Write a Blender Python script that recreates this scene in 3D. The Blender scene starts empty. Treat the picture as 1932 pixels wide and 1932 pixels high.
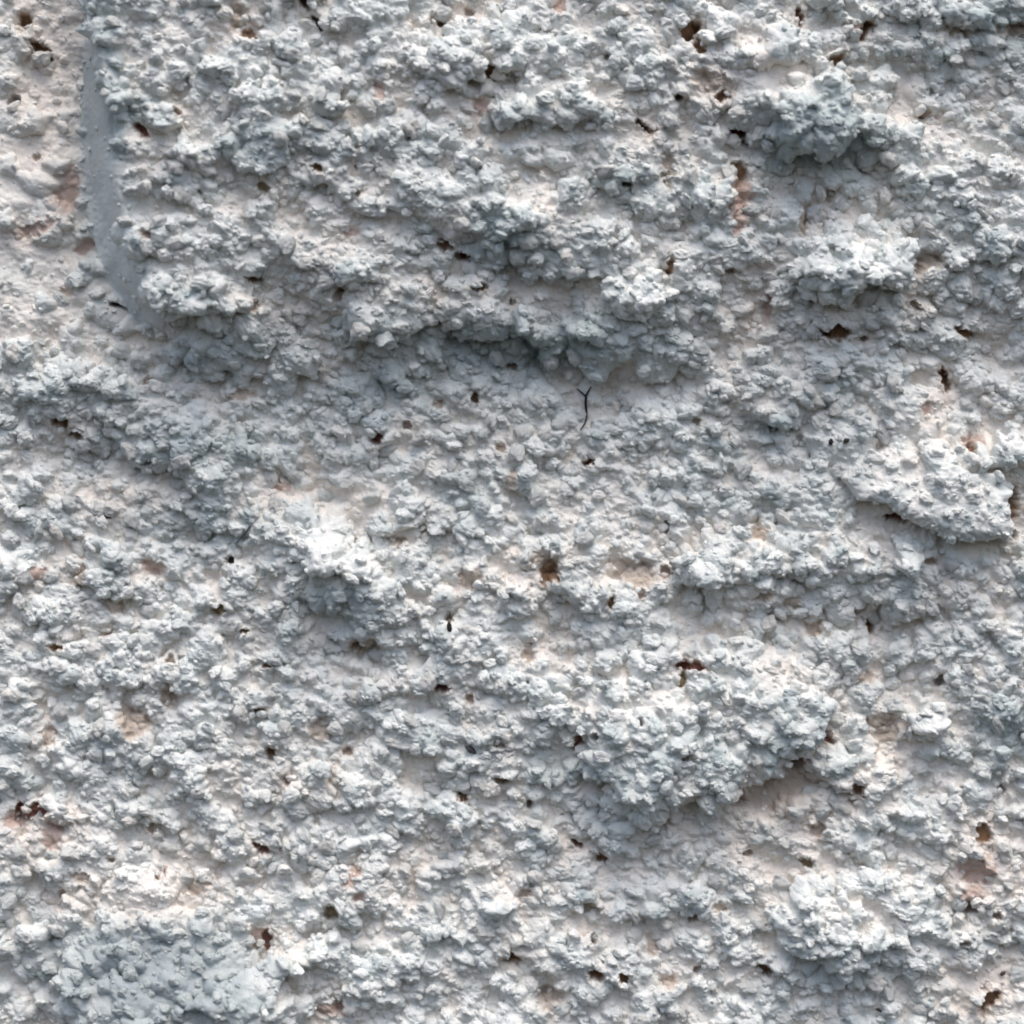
import bpy, math, random
import numpy as np
from mathutils import Vector

R = math.radians
rng = np.random.default_rng(7)
random.seed(7)
sc = bpy.context.scene
COL = sc.collection

# ------------------------------------------------------------------ camera, sky, sun, exposure
U = 0.20 / 1932.0            # metres per plan unit: the view is 0.20 m wide and 1932 units wide
LENS = 85.0
FOCUS_H = 55.0
DIST = 0.20 * LENS / 36.0
cam_d = bpy.data.cameras.new('camera')
cam = bpy.data.objects.new('camera', cam_d)
COL.objects.link(cam)
cam_d.lens = LENS
cam_d.sensor_width = 36.0
cam_d.clip_start = 0.01
cam_d.clip_end = 100.0
cam_d.dof.use_dof = True
cam_d.dof.focus_distance = DIST
cam_d.dof.aperture_fstop = 7
cam.location = (0, -(DIST + FOCUS_H * U), 0)
cam.rotation_euler = (R(90), 0, 0)
sc.camera = cam

SUN_EL, SUN_AZ = 70.0, 158.0     # azimuth measured from +Y towards +X; the wall faces -Y
w = bpy.data.worlds.new('World')
sc.world = w
w.use_nodes = True
nt = w.node_tree
bg = nt.nodes['Background']
sky = nt.nodes.new('ShaderNodeTexSky')
sky.sky_type = 'NISHITA'
sky.sun_disc = False
sky.sun_elevation = R(SUN_EL)
sky.sun_rotation = R(SUN_AZ)
sky.air_density = 1.0
sky.dust_density = 4.5
sky.ozone_density = 0.5
nt.links.new(sky.outputs['Color'], bg.inputs['Color'])
bg.inputs['Strength'].default_value = 0.145

sl = bpy.data.lights.new('sun', 'SUN')
sl.energy = 1.4
sl.angle = R(55)
sl.color = (1.0, 0.97, 0.93)
sc.cycles.filter_width = 1.9
so = bpy.data.objects.new('sun', sl)
COL.objects.link(so)
sd = Vector((math.sin(R(SUN_AZ)) * math.cos(R(SUN_EL)), math.cos(R(SUN_AZ)) * math.cos(R(SUN_EL)), math.sin(R(SUN_EL))))
so.rotation_euler = sd.to_track_quat('Z', 'Y').to_euler()

sc.view_settings.view_transform = 'Standard'
sc.view_settings.look = 'None'
sc.view_settings.gamma = 1.0
sc.view_settings.exposure = 0.45


# ------------------------------------------------------------------ helpers
def smooth(t):
    t = np.clip(t, 0, 1)
    return t * t * (3 - 2 * t)


def vnoise(x, y, seed):
    """gradient noise on arrays, about -0.7..0.7"""
    r = np.random.default_rng(seed)
    n = 256
    ang = r.random((n, n)) * 2 * np.pi
    gx, gy = np.cos(ang).astype(np.float32), np.sin(ang).astype(np.float32)
    xi = np.floor(x).astype(np.int32)
    yi = np.floor(y).astype(np.int32)
    fx = (x - xi).astype(np.float32)
    fy = (y - yi).astype(np.float32)
    u = fx * fx * fx * (fx * (fx * 6 - 15) + 10)
    v = fy * fy * fy * (fy * (fy * 6 - 15) + 10)

    def g(ix, iy, dx, dy):
        a, b = ix & 255, iy & 255
        return gx[a, b] * dx + gy[a, b] * dy
    n00 = g(xi, yi, fx, fy)
    n10 = g(xi + 1, yi, fx - 1, fy)
    n01 = g(xi, yi + 1, fx, fy - 1)
    n11 = g(xi + 1, yi + 1, fx - 1, fy - 1)
    return (n00 * (1 - u) + n10 * u) * (1 - v) + (n01 * (1 - u) + n11 * u) * v


def fbm(x, y, seed, octv=3, lac=2.1, gain=0.5):
    s, a = 0, 1.0
    for k in range(octv):
        s = s + a * vnoise(x + 17.3 * k, y - 9.1 * k, seed + k)
        x, y, a = x * lac, y * lac, a * gain
    return s


def bilerp(F, fx0, fy0, step, X, Y):
    """sample the coarse raster F[y, x] at plan positions"""
    a = np.clip((X - fx0) / step, 0, F.shape[1] - 1.001)
    b = np.clip((Y - fy0) / step, 0, F.shape[0] - 1.001)
    i = a.astype(np.int32); j = b.astype(np.int32)
    a = a - i; b = b - j
    return (F[j, i] * (1 - a) + F[j, i + 1] * a) * (1 - b) + (F[j + 1, i] * (1 - a) + F[j + 1, i + 1] * a) * b


def poly_dist(px, py, pts):
    """distance from points to an open polyline"""
    d = np.full(px.shape, 1e9)
    for (x0, y0), (x1, y1) in zip(pts[:-1], pts[1:]):
        dx, dy = x1 - x0, y1 - y0
        t = np.clip(((px - x0) * dx + (py - y0) * dy) / (dx * dx + dy * dy + 1e-9), 0, 1)
        d = np.minimum(d, np.hypot(px - x0 - t * dx, py - y0 - t * dy))
    return d


def inside(px, py, pts):
    c = np.zeros(px.shape, bool)
    n = len(pts)
    for k in range(n):
        (x0, y0), (x1, y1) = pts[k], pts[(k + 1) % n]
        if y0 == y1:
            continue
        c ^= ((y0 > py) != (y1 > py)) & (px < (x1 - x0) * (py - y0) / (y1 - y0) + x0)
    return c


# ------------------------------------------------------------------ the relief: ledges and hollows
# ledges: a line along which the surface turns under (width, how steep); rises: where it turns up to the sky
LEDGES = [
    ([(238, 240), (262, 205), (300, 190), (345, 188)], 22, 1.1), ([(320, 262), (400, 248), (470, 275), (570, 300)], 26, .8),
    ([(200, 30), (190, 120)], 26, .5), ([(370, 100), (440, 108)], 18, .7), ([(400, 130), (455, 160)], 18, .6),
    ([(440, 325), (520, 345)], 24, .6), ([(470, 215), (560, 225)], 18, .4),
    ([(780, 365), (795, 430), (850, 478), (890, 495)], 24, 1.0), ([(880, 452), (960, 468), (1085, 488)], 38, 1.1),
    ([(945, 505), (1095, 532)], 30, .9), ([(760, 150), (790, 190), (850, 235)], 18, .8), ([(762, 128), (860, 134)], 14, .7),
    ([(690, 640), (760, 622), (850, 612), (930, 606), (1010, 632), (1100, 652), (1180, 672), (1290, 692)], 40, 1.35),
    ([(880, 645), (1000, 664), (1150, 700)], 36, 1.0), ([(640, 690), (760, 730), (840, 712)], 42, .8),
    ([(670, 600), (720, 625)], 26, .6), ([(640, 530), (700, 548)], 22, .8), ([(620, 590), (680, 600)], 20, .6),
    ([(10, 772), (60, 765), (110, 800), (200, 842), (280, 872), (420, 892)], 42, 1.1), ([(120, 738), (230, 780)], 24, .6),
    ([(330, 660), (390, 690), (470, 708), (520, 726)], 26, .9), ([(300, 640), (420, 650)], 14, .5),
    ([(260, 960), (350, 985), (460, 985)], 60, .45), ([(330, 990), (420, 1020)], 20, .7),
    ([(640, 812), (720, 836), (790, 800)], 28, .9), ([(590, 770), (650, 790)], 24, .7),
    ([(585, 1110), (640, 1165), (705, 1222)], 52, .95), ([(690, 1225), (760, 1215)], 24, .8),
    ([(955, 236), (1040, 246), (1140, 244)], 26, 1.0), ([(1075, 262), (1130, 300)], 26, .5),
    ([(1435, 225), (1520, 252), (1610, 286), (1650, 300)], 56, 1.15), ([(1440, 178), (1500, 168)], 20, .8), ([(1470, 300), (1560, 330)], 34, .7),
    ([(1150, 335), (1230, 372), (1290, 372)], 42, .75), ([(1270, 410), (1380, 420)], 24, .5),
    ([(1640, 108), (1720, 132), (1770, 118)], 30, .8), ([(1690, 50), (1730, 40)], 34, .6), ([(1800, 62), (1850, 48), (1932, 56)], 36, 1.0),
    ([(1690, 322), (1800, 350)], 22, .9), ([(1715, 420), (1830, 452)], 34, .7), ([(1780, 110), (1880, 130)], 28, .6),
    ([(1500, 775), (1560, 742), (1622, 700)], 28, .9), ([(1530, 560), (1560, 545), (1590, 520)], 30, .5), ([(1510, 790), (1620, 810)], 40, .45),
    ([(1150, 692), (1290, 730), (1390, 742)], 24, .9), ([(1420, 790), (1500, 822), (1470, 856)], 40, .95),
    ([(1310, 940), (1420, 952), (1510, 966)], 30, .7), ([(1335, 1112), (1440, 1134), (1540, 1142)], 24, .9), ([(1280, 1100), (1345, 1100)], 20, .7),
    ([(1660, 1090), (1690, 1130), (1640, 1180)], 44, .7), ([(1670, 1150), (1800, 1142)], 60, .4), ([(1260, 990), (1310, 1010)], 26, .7),
    ([(1190, 1236), (1260, 1258), (1310, 1248)], 26, .9), ([(1325, 1358), (1400, 1386), (1490, 1404)], 20, 1.1),
    ([(1090, 1420), (1180, 1434), (1290, 1440)], 30, .7), ([(1140, 1500), (1270, 1488), (1300, 1530)], 26, .7),
    ([(800, 1318), (850, 1292), (905, 1312)], 34, .9), ([(690, 1310), (790, 1322)], 30, .6), ([(640, 1275), (700, 1285)], 24, .5),
    ([(940, 1476), (1040, 1490), (1140, 1498)], 34, .8), ([(900, 1465), (960, 1485)], 22, .6), ([(1100, 1620), (1160, 1630)], 20, .5),
    ([(345, 1745), (300, 1768), (180, 1802)], 26, .7), ([(100, 1835), (150, 1885)], 24, .8), ([(210, 1914), (300, 1916)], 16, .8),
    ([(1840, 1385), (1932, 1378)], 44, .7), ([(1850, 1430), (1900, 1440)], 24, .7),
    ([(835, 925), (930, 942)], 40, .6), ([(800, 985), (868, 1006)], 22, .9), ([(985, 752), (1040, 770), (1080, 770)], 18, .9),
    ([(690, 1024), (780, 1030)], 18, .7), ([(1000, 868), (1090, 842)], 18, .9), ([(945, 828), (1000, 820)], 14, .5),
    ([(0, 1128), (70, 1136)], 24, .6), ([(300, 1212), (395, 1226)], 20, .7), ([(270, 582), (345, 566)], 13, 1.0), ([(100, 1110), (200, 1118)], 20, .5),
    ([(200, 1280), (330, 1300)], 24, .5), ([(460, 1300), (540, 1310)], 20, .5), ([(60, 1290), (130, 1300)], 20, .5),
    ([(0, 1460), (120, 1480)], 24, .5), ([(180, 1440), (330, 1468)], 28, .5), ([(420, 1500), (560, 1540)], 26, .5), ([(620, 1350), (760, 1400)], 30, .4),
    ([(1160, 1720), (1270, 1740)], 30, .6), ([(1020, 1850), (1060, 1870)], 20, .5), ([(1060, 1570), (1140, 1580)], 20, .6),
    ([(1640, 1560), (1740, 1558)], 18, .9), ([(1240, 1530), (1300, 1545)], 26, .5), ([(560, 1900), (640, 1915)], 16, .4),
    ([(730, 60), (640, 40)], 30, .5), ([(550, 110), (640, 120)], 20, .4), ([(1020, 90), (1110, 130)], 18, .3), ([(1230, 40), (1290, 30)], 26, .5),
]
RISES = [
    ([(55, 150), (70, 290)], 85, .6), ([(40, 500), (120, 560)], 70, .35),
    ([(545, 950), (620, 1000), (690, 1055)], 50, 1.5), ([(690, 965), (740, 935)], 20, .6), ([(800, 105), (960, 95)], 34, .5),
    ([(1340, 95), (1450, 85)], 46, .5), ([(1700, 275), (1910, 330)], 60, .5), ([(1520, 490), (1700, 470)], 50, .5), ([(340, 405), (420, 395)], 26, .9),
    ([(1150, 540), (1240, 552)], 40, .5), ([(1335, 700), (1440, 650)], 46, .5), ([(1780, 690), (1910, 720)], 60, .4),
    ([(1620, 1535), (1735, 1515)], 16, 1.0), ([(150, 1690), (400, 1695)], 34, .3), ([(520, 1795), (600, 1792)], 26, .6), ([(1690, 1380), (1760, 1340)], 30, .6),
    ([(820, 592), (960, 572), (1020, 602), (1090, 610)], 16, .9), ([(420, 545), (475, 560)], 30, .6), ([(30, 735), (90, 715)], 30, .4), ([(700, 780), (780, 770)], 20, .3),
    ([(880, 1130), (930, 1120)], 26, .5), ([(930, 790), (1070, 830)], 18, .7), ([(240, 240), (300, 225)], 12, .5), ([(320, 215), (370, 230)], 18, .8),
    ([(1290, 1040), (1370, 1060)], 30, .4), ([(1180, 1270), (1210, 1290)], 20, .4), ([(200, 1215), (90, 1180)], 30, .3), ([(540, 900), (600, 910)], 20, .3),
]
CST = 8.0
CX0 = CY0 = -1200.0
CN = 544
gx, gy = np.meshgrid(CX0 + CST * np.arange(CN), CY0 + CST * np.arange(CN))
wx = gx + 26 * fbm(gx / 110, gy / 110, 900, 3)
wy = gy + 26 * fbm(gx / 110, gy / 110, 910, 3)
L = np.zeros_like(gx)
for pts, wd, s in LEDGES:
    L -= s * np.exp(-(poly_dist(wx, wy, pts) / (wd * .62)) ** 2)
for pts, wd, s in RISES:
    L += s * np.exp(-(poly_dist(wx, wy, pts) / (wd * .75)) ** 2)
outside = np.maximum.reduce([-gx, gx - 1932, -gy, gy - 1932])
L += (.2 + .8 * smooth(outside / 60)) * np.clip(fbm(gx / 150 + gy / 500, gy / 70 - gx / 260, 930, 3) * 1.2, -1.2, .5)
L -= L.mean()
ky = 2 * np.pi * np.fft.fftfreq(CN, CST)[:, None]
kx = 2 * np.pi * np.fft.rfftfreq(CN, CST)[None, :]
Hc = np.fft.irfft2(-1j * ky * np.fft.rfft2(0.92 * L) / (ky ** 2 + .22 * kx ** 2 + (2 * np.pi / 900) ** 2), s=L.shape)

# moulded left edge of the thicker coat
ED_Y = [-1500, 60, 150, 250, 380, 490, 560, 620, 690, 3500]
ED_X = [120, 146, 143, 143, 150, 174, 206, 254, 330, 330]
ED_A = [165, 165, 165, 165, 155, 130, 95, 45, 0, 0]
ED_W = [70, 60, 74, 90, 98, 94, 84, 70, 60, 60]


def edge_fields(X, Y):
    yy = np.arange(-1600, 3600, 4.0)
    ker = np.hanning(41); ker /= ker.sum()
    sm = lambda v: np.interp(Y, yy, np.convolve(np.pad(np.interp(yy, ED_Y, v), 20, mode='edge'), ker, 'valid'))
    return (X - sm(ED_X)) + 7 * fbm(X / 70, Y / 90, 58, 3) * smooth((Y - 260) / 250), sm(ED_A), sm(ED_W)


# ------------------------------------------------------------------ lumps: outline, height, rim width, droop, label
LUMPS = [
    ([(1585, 905), (1610, 865), (1690, 836), (1780, 846), (1850, 872), (1900, 922), (1914, 985), (1902, 1012), (1850, 1024), (1780, 1022), (1720, 990), (1670, 955), (1620, 945)],
     84, 36, .3, 'long bar-shaped lump jutting out at the right with a blunt end'),
    ([(1150, 1250), (1210, 1215), (1330, 1200), (1470, 1215), (1560, 1270), (1584, 1330), (1560, 1390), (1500, 1440), (1430, 1490), (1350, 1525), (1270, 1535), (1180, 1512), (1110, 1450), (1095, 1350)],
     70, 74, .5, 'broad rounded lump overhanging a tan hollow'),
    ([(1290, 1050), (1340, 1010), (1440, 985), (1550, 990), (1640, 1000), (1672, 1050), (1660, 1085), (1600, 1105), (1500, 1098), (1400, 1110), (1310, 1100)],
     32, 42, .4, 'wide knobbly lump directly under the bar-shaped lump'),
    ([(1688, 1050), (1705, 1032), (1735, 1032), (1750, 1055), (1738, 1080), (1708, 1084), (1690, 1070)], 44, 24, .5, 'small round nodule below the bar-shaped lump'),
    ([(1458, 1745), (1480, 1700), (1530, 1660), (1600, 1640), (1690, 1640), (1748, 1660), (1756, 1700), (1738, 1755), (1690, 1795), (1640, 1835), (1590, 1850), (1530, 1820), (1475, 1790)],
     64, 66, .4, 'large rounded lump with a groove across it in the lower right'),
    ([(95, 1850), (130, 1780), (200, 1730), (300, 1706), (375, 1716), (430, 1768), (500, 1810), (550, 1860), (560, 1960), (300, 2040), (150, 2000), (110, 1920)],
     120, 120, .15, 'large soft blue-grey lump swelling at the lower left'),
    ([(764, 110), (800, 78), (900, 70), (960, 84), (1000, 120), (990, 150), (900, 150), (880, 190), (830, 190), (780, 150)], 34, 34, .4, 'pale ragged lump near the top edge'),
    ([(935, 190), (1010, 150), (1100, 165), (1140, 205), (1130, 245), (1040, 246), (955, 240)], 36, 34, .5, 'flat-bottomed lump above a grey hollow'),
    ([(1335, 60), (1400, 25), (1480, 45), (1500, 95), (1460, 130), (1420, 150), (1360, 140), (1330, 105)], 36, 40, .3, 'bright lump beside smooth cream plaster'),
    ([(1430, 200), (1480, 155), (1560, 150), (1600, 190), (1620, 250), (1590, 300), (1500, 310), (1440, 270)], 66, 50, .5, 'shaded blue-grey lump in the upper right'),
    ([(1480, 500), (1530, 450), (1620, 430), (1700, 415), (1730, 460), (1722, 510), (1690, 540), (1620, 545), (1540, 550), (1490, 540)], 62, 40, .4, 'rounded lump with a crisp lower right rim'),
    ([(1140, 560), (1160, 515), (1215, 500), (1260, 530), (1265, 575), (1220, 610), (1160, 605)], 32, 34, .35, 'pale rounded lump above the long dark ledge'),
    ([(265, 550), (300, 505), (350, 505), (400, 530), (460, 540), (490, 565), (470, 595), (400, 600), (330, 590), (275, 575)], 34, 30, .45, 'wedge-shaped lump at the foot of the smooth edge'),
    ([(280, 215), (310, 208), (350, 225), (365, 255), (330, 268), (290, 255)], 24, 20, .5, 'small bright lump inside the upper left hollow'),
    ([(1610, 1545), (1640, 1525), (1700, 1525), (1742, 1500), (1746, 1520), (1715, 1548), (1660, 1572), (1620, 1568)], 15, 26, .4, 'bright curled flake of plaster with a crisp edge'),
    ([(1525, 1440), (1560, 1415), (1640, 1405), (1700, 1430), (1700, 1490), (1650, 1520), (1590, 1500), (1545, 1475)], 34, 36, .35, 'lump split by a brown hole'),
    ([(1735, 1345), (1790, 1320), (1830, 1330), (1800, 1365), (1760, 1400), (1720, 1395)], 14, 40, .25, 'bright slanting lump near the right edge'),
    ([(935, 1120), (960, 1080), (985, 1070), (1010, 1100), (1015, 1150), (980, 1170), (940, 1160)], 30, 26, .4, 'upright nodule left of a brown hole'),
    ([(1055, 1110), (1080, 1075), (1130, 1065), (1165, 1100), (1160, 1140), (1110, 1160), (1070, 1150)], 28, 26, .4, 'knobbly nodule right of a brown hole'),
    ([(900, 1690), (930, 1660), (970, 1670), (985, 1710), (970, 1735), (920, 1735), (895, 1715)], 22, 30, .4, 'bright white nodule in the lower middle'),
    ([(1785, 870), (1800, 840), (1860, 815), (1910, 815), (1960, 820), (1960, 880), (1880, 890), (1830, 885)], 28, 26, .4, 'pale lump at the right edge above the bar-shaped lump'),
    ([(560, 1040), (620, 1010), (690, 1010), (730, 1035), (735, 1075), (700, 1095), (640, 1085), (585, 1090)], 30, 40, .3, 'brightest white lump below the smooth plaster patch'),
    ([(60, 1180), (110, 1140), (150, 1150), (160, 1195), (110, 1220), (65, 1215)], 22, 26, .45, 'rounded nodule at the left above a grainy slope'),
    ([(15, 1135), (45, 1115), (85, 1130), (80, 1165), (40, 1180), (15, 1165)], 24, 22, .45, 'small round grey nodule by the left edge'),
    ([(1060, 1260), (1110, 1225), (1160, 1235), (1165, 1270), (1110, 1290), (1070, 1285)], 24, 24, .4, 'low knobbly lump above the broad rounded lump'),
    ([(620, 1000), (690, 1000), (760, 975), (800, 950), (806, 965), (790, 1000), (740, 1012), (680, 1018)], 22, 13, .5, 'thin raised ridge of plaster beside the bright patch'),
    ([(1300, 1040), (1325, 1030), (1375, 1040), (1378, 1090), (1330, 1100), (1300, 1085)], 20, 26, .4, 'blocky white nodule beside the brown hollow'),
    ([(500, 1800), (530, 1780), (600, 1775), (650, 1790), (640, 1825), (560, 1840), (505, 1830)], 26, 26, .3, 'flat pale lump beside the purple-brown hole'),
]

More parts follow.
